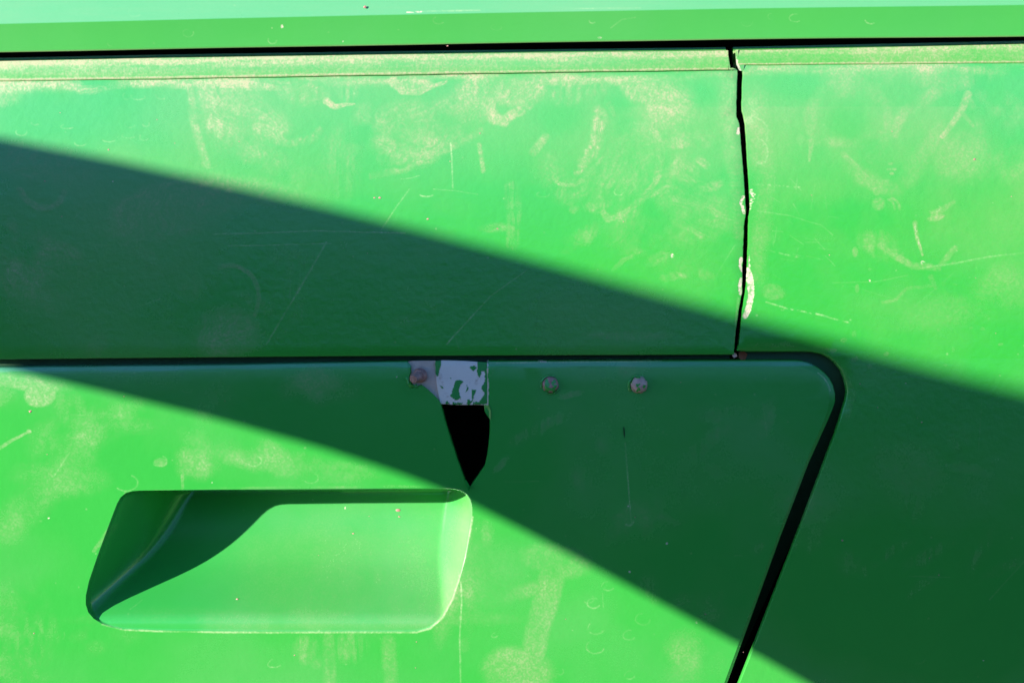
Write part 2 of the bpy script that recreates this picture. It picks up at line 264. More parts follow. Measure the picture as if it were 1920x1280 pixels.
# rim strip: heavy dust along its top, painted edge highlight on its lower step
def xline(x, pts):
    return np.interp(x, [p[0] for p in pts], [p[1] for p in pts])
RIMT = [(-600, 121), (0, 113), (300, 107), (700, 101), (1360, 93), (1600, 88), (1920, 81), (2500, 70)]
RIML = [(-600, 157), (0, 152), (300, 148), (700, 141), (1000, 136), (1370, 131)]
RIMR = [(1385, 122), (1920, 118), (2500, 114)]
LIDB = [(-600, 108), (0, 101), (700, 88), (1360, 77), (1920, 71.5), (2500, 65)]
LIDF = [(-600, 67), (0, 49.5), (700, 33), (1360, 21), (1920, 14), (2500, 7)]
rt = xline(XX, RIMT); rl = np.where(XX < 1376, xline(XX, RIML), xline(XX, RIMR))
inrim = ((YY > rt - 3) & (YY < rl - .5)).astype(np.float32)
SMEAR *= 1 - inrim
fr = np.clip((YY - rt) / (rl - rt), 0, 1)
fadeR = 1 - .45 * sstep(1300, 1500, XX)
rimd = (.95 * (1 - sstep(.1, .55 + .3 * (big - .5) + .3 * (mid - .5), fr)) * (.35 + .9 * np.clip(horz * 1.6 - .2, 0, 1)) + .32 * horz + .8 * sstep(.86, .92, fr) * (1 - sstep(.96, .99, fr)) * (1 + .9 * (XX > 1376))) * fadeR * (.75 + .25 * sstep(500, 0, XX) )
rimd = rimd * 1.0 + .12 + .14 * mid; rimd += inrim * (XX > 1600) * .2 * patchy
lb = xline(XX, LIDB); lidedge = np.exp(-((YY - lb) / 2.2) ** 2) * .8
under = np.exp(-((YY - rl - 6) / 10.0) ** 2) * (YY > rl) * np.clip(fnoise(20, 90, 3) * 2.6 - 1.0, 0, 1) * .8
inlid = (YY < lb - 1).astype(np.float32)
base = .20 * np.clip(big * 2.2 - .85, 0, 1) + .10 * sstep(1000, 1250, XX) * sstep(620, 350, YY) * (YY > 200) * np.clip(mid * 2 - .5, 0, 1)
lowd = 1 - .45 * sstep(620, 760, YY)
def swirl(ang, lx, ly, amp, seed):
    r = np.random.RandomState(seed); g = r.rand(512, 512).astype(np.float32)
    X = XX + (n1 - .5) * amp + (n3 - .5) * amp * .12; Y = YY + (n2 - .5) * amp + (n4 - .5) * amp * .12
    c, s_ = math.cos(R(ang)), math.sin(R(ang)); u = (X * c + Y * s_) / lx % 511; v = (-X * s_ + Y * c) / ly % 511
    i = u.astype(int); j = v.astype(int); fu = u - i; fv = v - j
    return (g[j, i] * (1 - fu) + g[j, i + 1] * fu) * (1 - fv) + (g[j + 1, i] * (1 - fu) + g[j + 1, i + 1] * fu) * fv
sw1 = swirl(-58, 24, 3.0, 170, 5); sw2 = swirl(24, 28, 3.2, 170, 6); sel = sstep(.42, .58, fnoise(110, 110, 2))
sw = sw1 * sel + sw2 * (1 - sel)
swamt = np.where((YY < 640) & (XX < 1400), .75, np.where(YY < 640, .45, .22)); swamt = swamt * (1 - .0 * XX)
swm = (1 - swamt) * .72 + swamt * np.clip(.22 + 1.1 * (sw - .22), 0, 1.1)
gr = np.clip(.42 + (grain - .5) * 3.6 + (grain2 - .5) * 1.4, 0.0, 1.8)
sm = np.clip(SMEAR, 0, 1.1)
sm = sm * (.35 + 1.1 * np.clip(mid * 1.6 - .3, 0, 1)); sm *= np.where(XX > 1400, .72, 1.0); RM = np.zeros((TH, TW), np.float32); fillpoly(RM, RO, 1.0, 0)
dust = sm * .84 * swm * (.50 + .50 * gr) * (1 - CLEAN) + base * (.9 + .1 * gr) * lowd * (1 - CLEAN)
inrc = RM; dust = dust * (1 - inrc * .75) + inrc * (.04 + .10 * sstep(1120, 1170, YY) * mid + .10 * (big - .4) + .12 * sm + +.22 * sstep(838, 874, XX + (YY - 1000) * .2)) * sstep(330, 520, XX)  # extra dust on the right wall doubles as its painted soft highlight
dust = dust * (1 - inlid * .8) * (1 - inrim) + inrim * np.clip(rimd * (.6 + .5 * gr), 0, 1.2) + lidedge * (1 - inrim) + under * (1 - inrim) * (.5 + .6 * gr)
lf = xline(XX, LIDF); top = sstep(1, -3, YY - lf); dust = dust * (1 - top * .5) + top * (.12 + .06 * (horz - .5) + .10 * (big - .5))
# bare bracket remains of paint (kept in the third channel inside the tear)
P = sstep(.30, .62, CHIP * (.62 + .42 * gr + .7 * (grain2 - .5))) * np.clip(CHIP * 1.6, 0, 1) * (.6 + .4 * gr)
FLK = np.zeros((TH, TW), np.float32)
for pl in ([(816, 674), (827, 677), (827, 690), (820, 705), (816, 702)], [(853, 714), (861, 711), (868, 714), (862, 724), (861, 734), (864, 746), (855, 749), (843, 741), (849, 728)],
           [(880, 689), (886, 684), (892, 690), (886, 696)], [(894, 676), (914, 676), (914, 697), (904, 696), (898, 708), (893, 697)], [(910, 690), (916, 690), (916, 760), (896, 757), (908, 738), (903, 728), (910, 712)],
           [(884, 730), (893, 731), (890, 742), (887, 750)], [(877, 748), (886, 750), (882, 758), (875, 757)], [(826, 722), (832, 727), (828, 730)], [(875, 720), (877, 728), (874, 737)],
           [(838, 750), (842, 757), (834, 757)], [(850, 753), (866, 755), (866, 758), (850, 758)], [(888, 752), (905, 754), (900, 758), (888, 758)], [(843, 709), (846, 708), (846, 711)]):
    fillpoly(FLK, pl, 1.0)
zone = ((XX > 755) & (XX < 920) & (YY > 670) & (YY < 762))
P = np.where(zone, FLK, P)
pix = np.zeros((TH, TW, 4), np.float32)
pix[..., 0] = np.clip(dust, 0, 1); pix[..., 1] = np.clip(FINE * (.15 + .75 * np.clip(mid * 2 - .5, 0, 1)) * (.5 + .6 * gr), 0, 1); pix[..., 2] = np.clip(P, 0, 1); 
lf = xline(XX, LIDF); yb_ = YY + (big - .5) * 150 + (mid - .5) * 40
SKY_TINT = np.where(XX < 1388, sstep(520, 150, yb_) * (.62 - .20 * sstep(0, 1400, XX)), sstep(430, 120, yb_) * .48) * (.85 + .3 * (mid - .5)) + .05 * big  # sky reflection painted as a minty tint, strongest towards the top
SKY_TINT = np.where(YY < rl, (.12 * (1 - sstep(.5, 1, fr)) + .26) * (1 - .8 * sstep(1000, 1500, XX)), SKY_TINT)
SKY_TINT = np.where(YY < lb, .10 + .06 * big, SKY_TINT); SKY_TINT = SKY_TINT + sstep(1, -2, YY - lf) * (.42 - .06 * sstep(0, 1900, XX))
SKY_TINT = np.where((YY > 672), .06 + .16 * sstep(760, 690, YY) * sstep(500, 0, XX) + .12 * np.clip(big * 2 - .9, 0, 1), SKY_TINT)
inr = RM
chm = sstep(676, 680, YY) * sstep(700 - 10 * sstep(0, 800, XX), 694 - 10 * sstep(0, 800, XX), YY - 6 * (horz - .5)) * (XX < 1560)  # bevel along the door top: its sky highlight is painted in
SKY_TINT += chm * 1.1 * (.6 + .8 * (fnoise(14, 90, 3) - .3))
SKY_TINT += inr * (.02 + .10 * np.exp(-((YY - 990) / 26.0) ** 2) * sstep(200, 600, XX) + .2 * big)  # includes a painted band of sky reflection across the recess floor
pix[..., 3] = np.clip(SKY_TINT, 0, 1)
img = bpy.data.images.new('wear_sheen', TW, TH, alpha=True, float_buffer=False); img.colorspace_settings.name = 'Non-Color'; img.alpha_mode = 'CHANNEL_PACKED'
img.pixels.foreach_set(np.ascontiguousarray(pix[::-1]).ravel()); img.update(); img.pack()

# ---------------------------------------------------------------- materials
def mat(name):
    m = bpy.data.materials.new(name); m.use_nodes = True
    nt = m.node_tree; return m, nt, nt.nodes['Principled BSDF'], nt.nodes.new, nt.links.new
def mix(nt, fac, a, b):
    n = nt.nodes.new('ShaderNodeMix'); n.data_type = 'RGBA'
    for i, v in ((0, fac), (6, a), (7, b)):
        if isinstance(v, (int, float)): n.inputs[i].default_value = v
        elif isinstance(v, tuple): n.inputs[i].default_value = (*v, 1)
        else: nt.links.new(v, n.inputs[i])
    return n.outputs[2]
def mth(nt, op, a, b=None, clamp=False):
    n = nt.nodes.new('ShaderNodeMath'); n.operation = op; n.use_clamp = clamp
    for i, v in ((0, a), (1, b)):
        if v is None: continue
        if isinstance(v, (int, float)): n.inputs[i].default_value = v
        else: nt.links.new(v, n.inputs[i])
    return n.outputs[0]
def noise(nt, scale, detail=4, rough=.55, vec=None, dist=0):
    n = nt.nodes.new('ShaderNodeTexNoise'); n.inputs['Scale'].default_value = scale; n.inputs['Detail'].default_value = detail
    n.inputs['Roughness'].default_value = rough; n.inputs['Distortion'].default_value = dist
    if vec is not None: nt.links.new(vec, n.inputs['Vector'])
    return n.outputs['Fac']
GREEN = (0.028, 0.375, 0.034)
DUST = (0.50, 0.40, 0.26)
def paint(name, green=GREEN, wear_sheen=1.0, sky_tint=1.0, rough=.22, peel=.42, spec=.8):
    m, nt, bs, new, link = mat(name)
    tc = new('ShaderNodeTexCoord'); uv = tc.outputs['UV']; ob = tc.outputs['Object']
    im = new('ShaderNodeTexImage'); im.image = img; im.extension = 'EXTEND'; link(uv, im.inputs[0])
    sp = new('ShaderNodeSeparateColor'); link(im.outputs[0], sp.inputs[0])
    speck = noise(nt, 900, 2, .6, ob); cloud = noise(nt, 9, 5, .6, ob, .4)
    d = mth(nt, 'MULTIPLY', sp.outputs[0], mth(nt, 'ADD', mth(nt, 'MULTIPLY', speck, .8), .6))
    d = mth(nt, 'MULTIPLY', d, wear_sheen, True)
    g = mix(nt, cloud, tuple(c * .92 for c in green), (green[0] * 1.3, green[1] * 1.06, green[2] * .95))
    g = mix(nt, mth(nt, 'MULTIPLY', im.outputs[1], sky_tint), g, (.095, .43, .205))  # painted sky reflection mixed into the base colour
    c = mix(nt, mth(nt, 'MULTIPLY', d, .75), g, DUST)
    c = mix(nt, mth(nt, 'MULTIPLY', sp.outputs[1], .5 * wear_sheen), c, (.55, .66, .36))
    c = mix(nt, mth(nt, 'MULTIPLY', sp.outputs[2], 1.0 * wear_sheen, True), c, (.62, .54, .42))
    link(c, bs.inputs['Base Color'])
    r = mth(nt, 'ADD', rough, mth(nt, 'MULTIPLY', mth(nt, 'ADD', d, sp.outputs[2]), .4)); r = mth(nt, 'ADD', r, mth(nt, 'MULTIPLY', cloud, .06), True)
    link(r, bs.inputs['Roughness'])
    bs.inputs['Specular IOR Level'].default_value = 1.0
    bp = new('ShaderNodeBump'); bp.inputs['Strength'].default_value = peel; bp.inputs['Distance'].default_value = .0004
    h = mth(nt, 'ADD', mth(nt, 'MULTIPLY', noise(nt, 230, 3, .5, ob, .3), .9), mth(nt, 'MULTIPLY', noise(nt, 16, 2, .5, ob), 3.0))
    h = mth(nt, 'SUBTRACT', h, mth(nt, 'MULTIPLY', sp.outputs[2], .5)); h = mth(nt, 'ADD', h, mth(nt, 'MULTIPLY', d, .25))
    link(h, bp.inputs['Height']); link(bp.outputs[0], bs.inputs['Normal'])
    bs.inputs['Specular IOR Level'].default_value = spec
    return m
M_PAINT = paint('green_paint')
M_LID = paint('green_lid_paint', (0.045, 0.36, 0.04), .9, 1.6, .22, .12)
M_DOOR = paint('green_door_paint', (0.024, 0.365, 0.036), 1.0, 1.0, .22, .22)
M_RECESS = paint('green_recess_paint', (0.020, 0.36, 0.038), .9, 1.0, .17, .1, .7)
def simple(name, col, rough, metal=0, nscale=40, amt=.4, col2=None):
    m, nt, bs, new, link = mat(name); tc = new('ShaderNodeTexCoord'); ob = tc.outputs['Object']
    n = noise(nt, nscale, 5, .6, ob)
    link(mix(nt, n, tuple(c * (1 - amt) for c in col), col2 or tuple(c * (1 + amt) for c in col)), bs.inputs['Base Color'])
    bs.inputs['Roughness'].default_value = rough; bs.inputs['Metallic'].default_value = metal
    bp = new('ShaderNodeBump'); bp.inputs['Strength'].default_value = .4; bp.inputs['Distance'].default_value = .0005
    link(noise(nt, nscale * 6, 3, .6, ob), bp.inputs['Height']); link(bp.outputs[0], bs.inputs['Normal'])
    return m
M_DARK = simple('dark_interior', (.003, .0035, .003), .8)
M_RUST = simple('rusty_steel', (.24, .08, .07), .5, .1, 300, .5, (.85, .42, .36))
M_ORANGE = simple('orange_rust', (.30, .09, .04), .8, 0, 200, .4)
M_WORN = simple('worn_steel', (.66, .22, .20), .4, .05, 420, .5, (1.0, .66, .54))
M_FLANGE = simple('flange_paint', (.020, .10, .035), .5, 0, 30, .3)
M_LEAF = simple('leaf_mass', (.035, .06, .02), .8, 0, 2, .5)
M_DIRT = simple('dry_ground', (.07, .065, .04), .95, 0, 3, .35)
M_CASTER = simple('dark_caster_sheet', (.05, .06, .05), .9, 0, 30, .3)
M_POLE = simple('pole_steel', (.25, .25, .25), .5, .8)
def bracket_mat():
    m, nt, bs, new, link = mat('bare_bracket'); tc = new('ShaderNodeTexCoord'); uv = tc.outputs['UV']; ob = tc.outputs['Object']
    im = new('ShaderNodeTexImage'); im.image = img; link(uv, im.inputs[0]); sp = new('ShaderNodeSeparateColor'); link(im.outputs[0], sp.inputs[0])
    n = noise(nt, 120, 4, .6, ob); c = mix(nt, n, (.84, .70, .64), (.95, .84, .79))
    rs = new('ShaderNodeMapRange'); rs.inputs[1].default_value = .56; rs.inputs[2].default_value = .75; link(noise(nt, 200, 5, .7, ob), rs.inputs[0])
    c = mix(nt, mth(nt, 'MULTIPLY', rs.outputs[0], .6), c, (.42, .24, .16))
    c = mix(nt, sp.outputs[2], c, (.025, .30, .055))
    link(c, bs.inputs['Base Color']); bs.inputs['Roughness'].default_value = .5
    bp = new('ShaderNodeBump'); bp.inputs['Strength'].default_value = .8; bp.inputs['Distance'].default_value = .0004; link(sp.outputs[2], bp.inputs['Height']); link(bp.outputs[0], bs.inputs['Normal'])
    return m
M_BRK = bracket_mat()
M_TAN = simple('primer_sheet', (.72, .46, .38), .6, 0, 150, .25, (.84, .66, .58))

# ---------------------------------------------------------------- mesh helpers
WL = {}                                      # world position of each object's origin
def wloc(o): return WL.get(o.name) or o.location.copy()
def link_obj(name, me, m, parent, label=None):
    o = bpy.data.objects.new(name, me); C.objects.link(o)
    for k in (m if isinstance(m, (list, tuple)) else [m]): me.materials.append(k)
    if parent is not None:
        o.parent = parent; o.matrix_parent_inverse = Matrix.Translation(-wloc(parent))
    if label: o['label'] = label
    return o
def mesh(name, verts, faces, m, parent, label=None, smooth=True, angle=35):
    """verts in (x, y, n) px of the body frame; the object sits at its own centre"""
    P3 = [W(*v) for v in verts]
    me = bpy.data.meshes.new(name)
    c = sum(P3, Vector()) / len(P3)
    me.from_pydata([p - c for p in P3], [], faces)
    uvl = me.uv_layers.new(name='UVMap'); idx = np.zeros(len(me.loops), np.int32); me.loops.foreach_get('vertex_index', idx)
    va = np.array([(v[0], v[1]) for v in verts], np.float32)[idx]
    uvs = np.empty((len(idx), 2), np.float32); uvs[:, 0] = (va[:, 0] - TX0) / (TX1 - TX0); uvs[:, 1] = 1 - (va[:, 1] - TY0) / (TY1 - TY0)
    uvl.data.foreach_set('uv', uvs.ravel())
    bm = bmesh.new(); bm.from_mesh(me); bmesh.ops.dissolve_degenerate(bm, dist=1e-7, edges=bm.edges)
    bmesh.ops.recalc_face_normals(bm, faces=bm.faces)
    # the sheet's front must look along N
    s = sum((f.normal.dot(N) * f.calc_area()) for f in bm.faces)
    if s < 0: bmesh.ops.reverse_faces(bm, faces=bm.faces)
    bm.to_mesh(me); bm.free()
    if smooth:
        me.shade_smooth()
        me.set_sharp_from_angle(angle=R(angle))
    o = link_obj(name, me, m, parent, label); o.location = c; WL[o.name] = c.copy()
    return o
def area2(l):
    return sum(l[i][0] * l[(i + 1) % len(l)][1] - l[(i + 1) % len(l)][0] * l[i][1] for i in range(len(l))) / 2
def normals(loop):
    """outward 2-D normal at each vertex"""
    s = 1 if area2(loop) > 0 else -1; out = []
    for i in range(len(loop)):
        ax, ay = loop[i - 1]; bx, by = loop[i]; cx, cy = loop[(i + 1) % len(loop)]
        e1 = Vector((bx - ax, by - ay)); e2 = Vector((cx - bx, cy - by))
        if e1.length < 1e-6: e1 = e2
        if e2.length < 1e-6: e2 = e1
        a = Vector((e1.y, -e1.x)).normalized() * s; b = Vector((e2.y, -e2.x)).normalized() * s
        n = a + b; n = n.normalized() if n.length > 1e-4 else a
        out.append(n / max(.5, n.dot(a)))
    return out
def dens(pts, step, closed=True):
    out = []; k = len(pts) if closed else len(pts) - 1
    for i in range(k):
        a = pts[i]; b = pts[(i + 1) % len(pts)]; n = max(1, int(math.dist(a[:2], b[:2]) / step))
        for j in range(n): out.append(tuple(a[q] + (b[q] - a[q]) * j / n for q in range(len(a))))
    if not closed: out.append(tuple(pts[-1]))
    return out
def inside(p, loop):
    x, y = p; c = False; j = len(loop) - 1
    for i in range(len(loop)):
        xi, yi = loop[i][:2]; xj, yj = loop[j][:2]
        if (yi > y) != (yj > y) and x < (xj - xi) * (y - yi) / (yj - yi) + xi: c = not c
        j = i
    return c
def sheet(name, loop, nf, m, parent, profile, holes=(), grid=40, label=None, scale=None, angle=35):
    """a sheet-metal part: face triangulated inside `loop`, then rings that roll over its edge.
    profile: (outwards, down) steps; scale: per-vertex (outwards factor)"""
    scale = scale or [1] * len(loop)
    pts = [Vector(p[:2]) for p in loop]; edges = [(i, (i + 1) % len(loop)) for i in range(len(loop))]
    for h in holes:
        b = len(pts); pts += [Vector(p[:2]) for p in h]; edges += [(b + i, b + (i + 1) % len(h)) for i in range(len(h))]
    x0, x1 = min(p[0] for p in loop), max(p[0] for p in loop); y0, y1 = min(p[1] for p in loop), max(p[1] for p in loop)
    nx = int((x1 - x0) / grid); ny = int((y1 - y0) / grid)
    for i in range(1, nx):
        for j in range(1, ny):
            p = (x0 + (x1 - x0) * i / nx + (j % 2) * .3 * grid, y0 + (y1 - y0) * j / ny)
            if inside(p, loop) and not any(inside(p, h) for h in holes): pts.append(Vector(p))
    v2, _, f2, *_ = delaunay_2d_cdt(pts, edges, [], 0, 1e-5)
    faces = []
    for f in f2:
        cx = sum(v2[i].x for i in f) / len(f); cy = sum(v2[i].y for i in f) / len(f)
        if inside((cx, cy), loop) and not any(inside((cx, cy), h) for h in holes): faces.append(list(f))
    verts = [(v.x, v.y, nf(v.x, v.y)) for v in v2]
    nl = len(loop); nrm = normals([p[:2] for p in loop]); prev = list(range(nl))
    for (o, d) in profile:
        base_i = len(verts)
        for i, p in enumerate(loop):
            k = scale[i]; verts.append((p[0] + nrm[i].x * o * k, p[1] + nrm[i].y * o * k, nf(p[0], p[1]) - d))
        cur = list(range(base_i, base_i + nl))
        for i in range(nl):
            faces.append([prev[i], prev[(i + 1) % nl], cur[(i + 1) % nl], cur[i]])
        prev = cur
    used = sorted({i for f in faces for i in f}); mp = {o: k for k, o in enumerate(used)}
    return mesh(name, [verts[i] for i in used], [[mp[i] for i in f] for f in faces], m, parent, label, angle=angle)
def interp(pts, x):
    if x <= pts[0][0]: return pts[0][1]
    for a, b in zip(pts, pts[1:]):
        if x <= b[0]: return a[1] + (b[1] - a[1]) * (x - a[0]) / (b[0] - a[0])
    return pts[-1][1]
def jit(i, k=1.0): return (math.sin(i * 12.9898) * 43758.5453 % 1 - .5) * k

# ---------------------------------------------------------------- the green machine body
XL, XR, YB = -560, 2480, 1660
root = bpy.data.objects.new('machine_body', None); C.objects.link(root)
root.location = W(960, YB + 700, -500); root.location.z = 0.0
bpy.context.view_layer.update()
root['label'] = 'green painted machine bodywork with cracked side panels and a torn door with a recessed handle'
root['category'] = 'machine'

def upper_n(x, y):                                   # a gentle crown that turns its top to the sky
    t = (660 - y) / 530; return 5 - 9 * t * t * t - 1.2 * math.sin((x - 200) / 420)
CRL = [(1382, 131), (1382.5, 137), (1381.5, 150), (1380, 190), (1380, 220), (1383, 226), (1385, 232), (1386.5, 252), (1388, 270), (1390, 290), (1392, 320), (1394, 350), (1395.5, 372), (1396.5, 390), (1396, 407),
       (1393.7, 420), (1393, 427), (1393.3, 432), (1391.7, 464), (1390, 509), (1389.5, 548), (1387, 562), (1383, 582), (1377.6, 621), (1375.5, 645), (1374, 663)]
CRR = [(1394, 127), (1394, 140), (1393, 155), (1392, 190), (1392, 207), (1395, 215), (1396.5, 225), (1398, 235), (1400, 262), (1401, 290), (1403, 320), (1404.5, 350), (1406.6, 388), (1405, 400), (1403.5, 407),
       (1403, 430), (1402.4, 452), (1401.5, 480), (1400.7, 509), (1399, 530), (1397, 548), (1392, 579), (1387.5, 621), (1385, 645), (1383.5, 655)]
def ragged(pts, step, amp):
    d = dens(pts, step, False)
    return [(x + jit(i * 3 + y, amp), y) for i, (x, y) in enumerate(d)]
loop = [(x, interp(RIML, x)) for x in np.linspace(XL, 1382, 60)]
loop += ragged(CRL, 6, .9)[1:]
UPB = [(-560, 676), (0, 672), (300, 669), (700, 665.5), (1374, 663)]
loop += [(x, interp(UPB, x)) for x in np.linspace(1372, XL, 60)]
loop = [(float(a), float(b)) for a, b in loop]
sheet_prof = [(.7, .2), (1.3, .8), (1.6, 1.8), (1.6, 10)]
up_o = sheet('upper_panel', loop, upper_n, M_PAINT, root, sheet_prof, grid=30, label='dusty upper panel left of the crack')
def side_n(x, y):
    t = (700 - y) / 580; t = max(0, t); q = max(0, y - 620) / 660; return 5 - 26 * q * q - 8 * t ** 3 - 1.0 * math.sin((x - 100) / 380)
# side panel, with the corner cut out for the door
loop = [(x, interp(RIMR, x)) for x in np.linspace(XR, 1396, 50)]
loop += ragged(CRR, 6, .7)
CUT = [(1400, 656.5), (1450, 656.5), (1500, 656.5), (1522, 657), (1540, 661), (1555, 668), (1568, 679), (1578, 692), (1584, 706), (1588.5, 722), (1590, 736), (1587, 752), (1581, 770), (1565, 817), (1549, 860), (1500, 993), (1392, 1280), (1249, YB)]
loop += dens(CUT, 14, False); loop += [(x, YB) for x in np.linspace(1300, XR, 20)]
loop += [(XR, y) for y in np.linspace(YB - 60, 160, 26)]
loop = [(float(a), float(b)) for a, b in loop]
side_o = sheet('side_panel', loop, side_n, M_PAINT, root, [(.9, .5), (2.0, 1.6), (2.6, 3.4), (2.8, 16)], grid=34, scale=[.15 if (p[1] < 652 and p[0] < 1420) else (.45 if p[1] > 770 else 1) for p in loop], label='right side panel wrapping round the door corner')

# raised rims along the top of both panels
def rim(x0, x1, low, parent, label, left_cut=None):
    xs = [float(v) for v in np.linspace(x0, x1, 90)]
    rows = []
    prof = [(0, -14, -70), (0, -12, -36), (0, -10.5, -34), (0, -.5, -20), (0, 0.2, -7), (0.0, .6, -1), (0, 2.0, 2.5), (.33, 0, 4.5), (.62, 0, 4.6), (.90, 0, 4.2), (1.0, -.6, 3.9), (1.0, .3, 3.0), (1.0, .6, -6)]
    verts = []; faces = []
    for x in xs:
        a = interp(RIMT, x); b = interp(low, x)
        w = .5 * math.sin(x / 37) + .35 * math.sin(x / 11.3)
        for t, dy, n in prof:
            xx = x
            if left_cut == 'R': xx = x + (3.5 * t if x < x0 + 3 else 0)
            verts.append((xx, a + (b - a) * t + dy + (w * .5 if t > .9 else 0), n - 4.3))
    k = len(prof)
    for i in range(len(xs) - 1):
        for j in range(k - 1): faces.append([i * k + j, i * k + j + 1, (i + 1) * k + j + 1, (i + 1) * k + j])
    # end caps turned back
    for e in (0, len(xs) - 1):
        b = len(verts); verts += [(verts[e * k + j][0], verts[e * k + j][1], -60) for j in range(k)]
        for j in range(k - 1): faces.append([e * k + j, e * k + j + 1, b + j + 1, b + j])
    return mesh('rim', verts, faces, M_PAINT, parent, label, angle=50)
rim(XL, 1365.5, RIML, up_o, 'dusty raised rim over the upper panel')
rim(1380, XR, RIMR, side_o, 'raised rim over the side panel with a pale lower edge', 'R')
# torn corner of the left rim at the crack
mesh('rim_tab', [(1364, 94, .2), (1366.2, 131, .2), (1382, 130.5, -2.0), (1374, 127, -1.8), (1369.5, 128, -.6), (1366.8, 112, .1), (1365.3, 94, -30), (1366.2, 133, -30), (1382, 132, -30)],
     [[0, 1, 4, 5], [1, 2, 3, 4]], M_PAINT, up_o)
mesh('rim_tab', [(1379.5, 94, .3), (1379, 105, .4), (1381, 122, .2), (1386, 132, -1.2), (1394, 134, -2.6), (1396, 123, -.8), (1384, 106, .6), (1384, 93.5, .6)],
     [[0, 1, 6, 7], [1, 2, 5, 6], [2, 3, 4, 5]], M_PAINT, side_o, 'torn dusty tab of the rim at the crack')

# lid above: two facets and a turned-in lower lip
xs = [float(v) for v in np.linspace(XL, XR, 120)]
verts = []; faces = []
prof = [('b', -12, -30), ('b', -4.5, 1), ('b', -1.6, 4.5), ('b', -1.2, 6.6), ('b', -2.0, 8.0), ('b', -4, 9.0), ('f', 1.4, 19.6), ('f', .3, 20.0), ('f', -1.2, 19.7), ('f', -60, 5), ('f', -160, -22), ('f', -330, -110), ('f', -520, -240)]
for x in xs:
    b = interp(LIDB, x); f = interp(LIDF, x)
    for r_, dy, n in prof:
        verts.append((x, (b if r_ == 'b' else f) + dy + .35 * math.sin(x / 90), n + .5 * math.sin(x / 260)))
k = len(prof)
for i in range(len(xs) - 1):
    for j in range(k - 1): faces.append([i * k + j, i * k + j + 1, (i + 1) * k + j + 1, (i + 1) * k + j])
mesh('lid', verts, faces, M_LID, root, 'overhanging lid with a bright folded lower edge', angle=12)

# ---------------------------------------------------------------- the door
def door_n(x, y):
    return 1.5 - 1.0 * math.sin((x + 200) / 500) - 26 * (max(0, y - 620) / 660) ** 2
DT = [(-560, 706), (0, 701), (400, 697), (760, 690), (915, 689.5), (1100, 689), (1480, 688)]
top_l = [(float(x), interp(DT, x), 1.0) for x in np.linspace(XL, 764, 60)]
notch = [(768, 690, .3), (769.5, 697, .1), (767, 706, .1), (771, 719, .1), (778, 725, .1), (790, 722, .1), (797, 727, .1), (808, 737, .1), (819, 747, .1), (825.3, 756, .1), (829, 770, .1), (834, 790, .1), (845, 825, .1), (858, 866, .1), (871, 901, .1), (878.5, 921, .1),
         (884, 911, .1), (895, 895, .1), (910, 873, .1), (912, 865, .1), (915, 851, .1), (917, 834, .1), (919, 816, .1), (919.5, 800, .1), (919.5, 786, .1), (914, 778, .1), (909.5, 770, .1), (911.5, 762, .1), (914, 757, .1), (914, 730, .1), (914.5, 705, .1), (914, 692, .3)]
notch = [(x + jit(i, .6), y + jit(i + 50, .5), s) for i, (x, y, s) in enumerate(dens(notch, 5, False))]
top_r = [(float(x), interp(DT, x), 1.0) for x in np.linspace(918, 1480, 40)]
curve = [(1490, 688.2, 1), (1502, 689.5, 1), (1514, 693, 1), (1526, 699, 1), (1537, 707, 1), (1545, 716, 1), (1551, 727, 1), (1554, 739, 1), (1554, 752, 1), (1551, 768, .8), (1545, 788, .6), (1519 - 8, 867, .5), (1467 - 7, 1003, .5), (1370 - 6, 1277, .5), (1234 - 6, YB, .5)]
loopd = top_l + notch + top_r + dens(curve, 12, False) + [(float(x), YB, 1.0) for x in np.linspace(1180, XL, 30)] + [(XL, float(y), 1.0) for y in np.linspace(YB - 40, 740, 20)]
RO = dens(RO, 7)
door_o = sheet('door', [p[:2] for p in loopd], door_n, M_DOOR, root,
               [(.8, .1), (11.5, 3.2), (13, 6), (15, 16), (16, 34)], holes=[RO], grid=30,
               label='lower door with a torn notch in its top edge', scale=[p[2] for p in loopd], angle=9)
# recess: a pocket that deepens towards its top
D = 135.0
FLC = np.polyfit([1200, 1192, 1187, 1175, 1162, 1145, 1128, 1110, 1090, 1056, 1020, 984, 960, 916], [-2, 0, 1.5, 4, 10, 33, 58, 83, 105, 133, 155, 169, 177, 183], 5)
ROa = np.array(RO); RN = np.roll(ROa, -1, axis=0)
def dist_outline(x, y):
    p = np.array([x, y]); d = RN - ROa; t = np.clip(((p - ROa) * d).sum(1) / (d * d).sum(1), 0, 1)
    return float(np.sqrt((((ROa + d * t[:, None]) - p) ** 2).sum(1)).min())
def smin(a, b, k):
    h = max(k - abs(a - b), 0) / k; return min(a, b) - h * h * k * .25
def line_d(x, y, a, b):
    dx, dy = b[0] - a[0], b[1] - a[1]; return ((x - a[0]) * dy - (y - a[1]) * dx) / math.hypot(dx, dy)
def recess_n(x, y):
    d = dist_outline(x, y)
    dl = max(0, line_d(x, y, (163, 1092), (218, 944)) * -1)
    dr = max(0, line_d(x, y, (881, 1000), (860, 1093)) * -1)
    dt = max(0, y - 916)
    v_ = smin(float(np.polyval(FLC, y)), 9 + 1.5 * (1162 - y), 24) - 3; fl = 1.0 + .5 * (v_ + math.sqrt(v_ * v_ + 90))
    lw = 2.35 * abs(dl); rw = 3.7 * abs(dr)
    w = smin(fl, rw + 2, 64); w = smin(w, lw + 1.5, 58); w = smin(w, 14 * dt + 2, 14)
    w = smin(w, 9 * d + .0, 8) if d > 0 else 0
    e = max(0, min(1, d / 3.0)); w *= e * e * (3 - 2 * e) * .5 + .5 * e
    return door_n(x, y) - max(0, w)
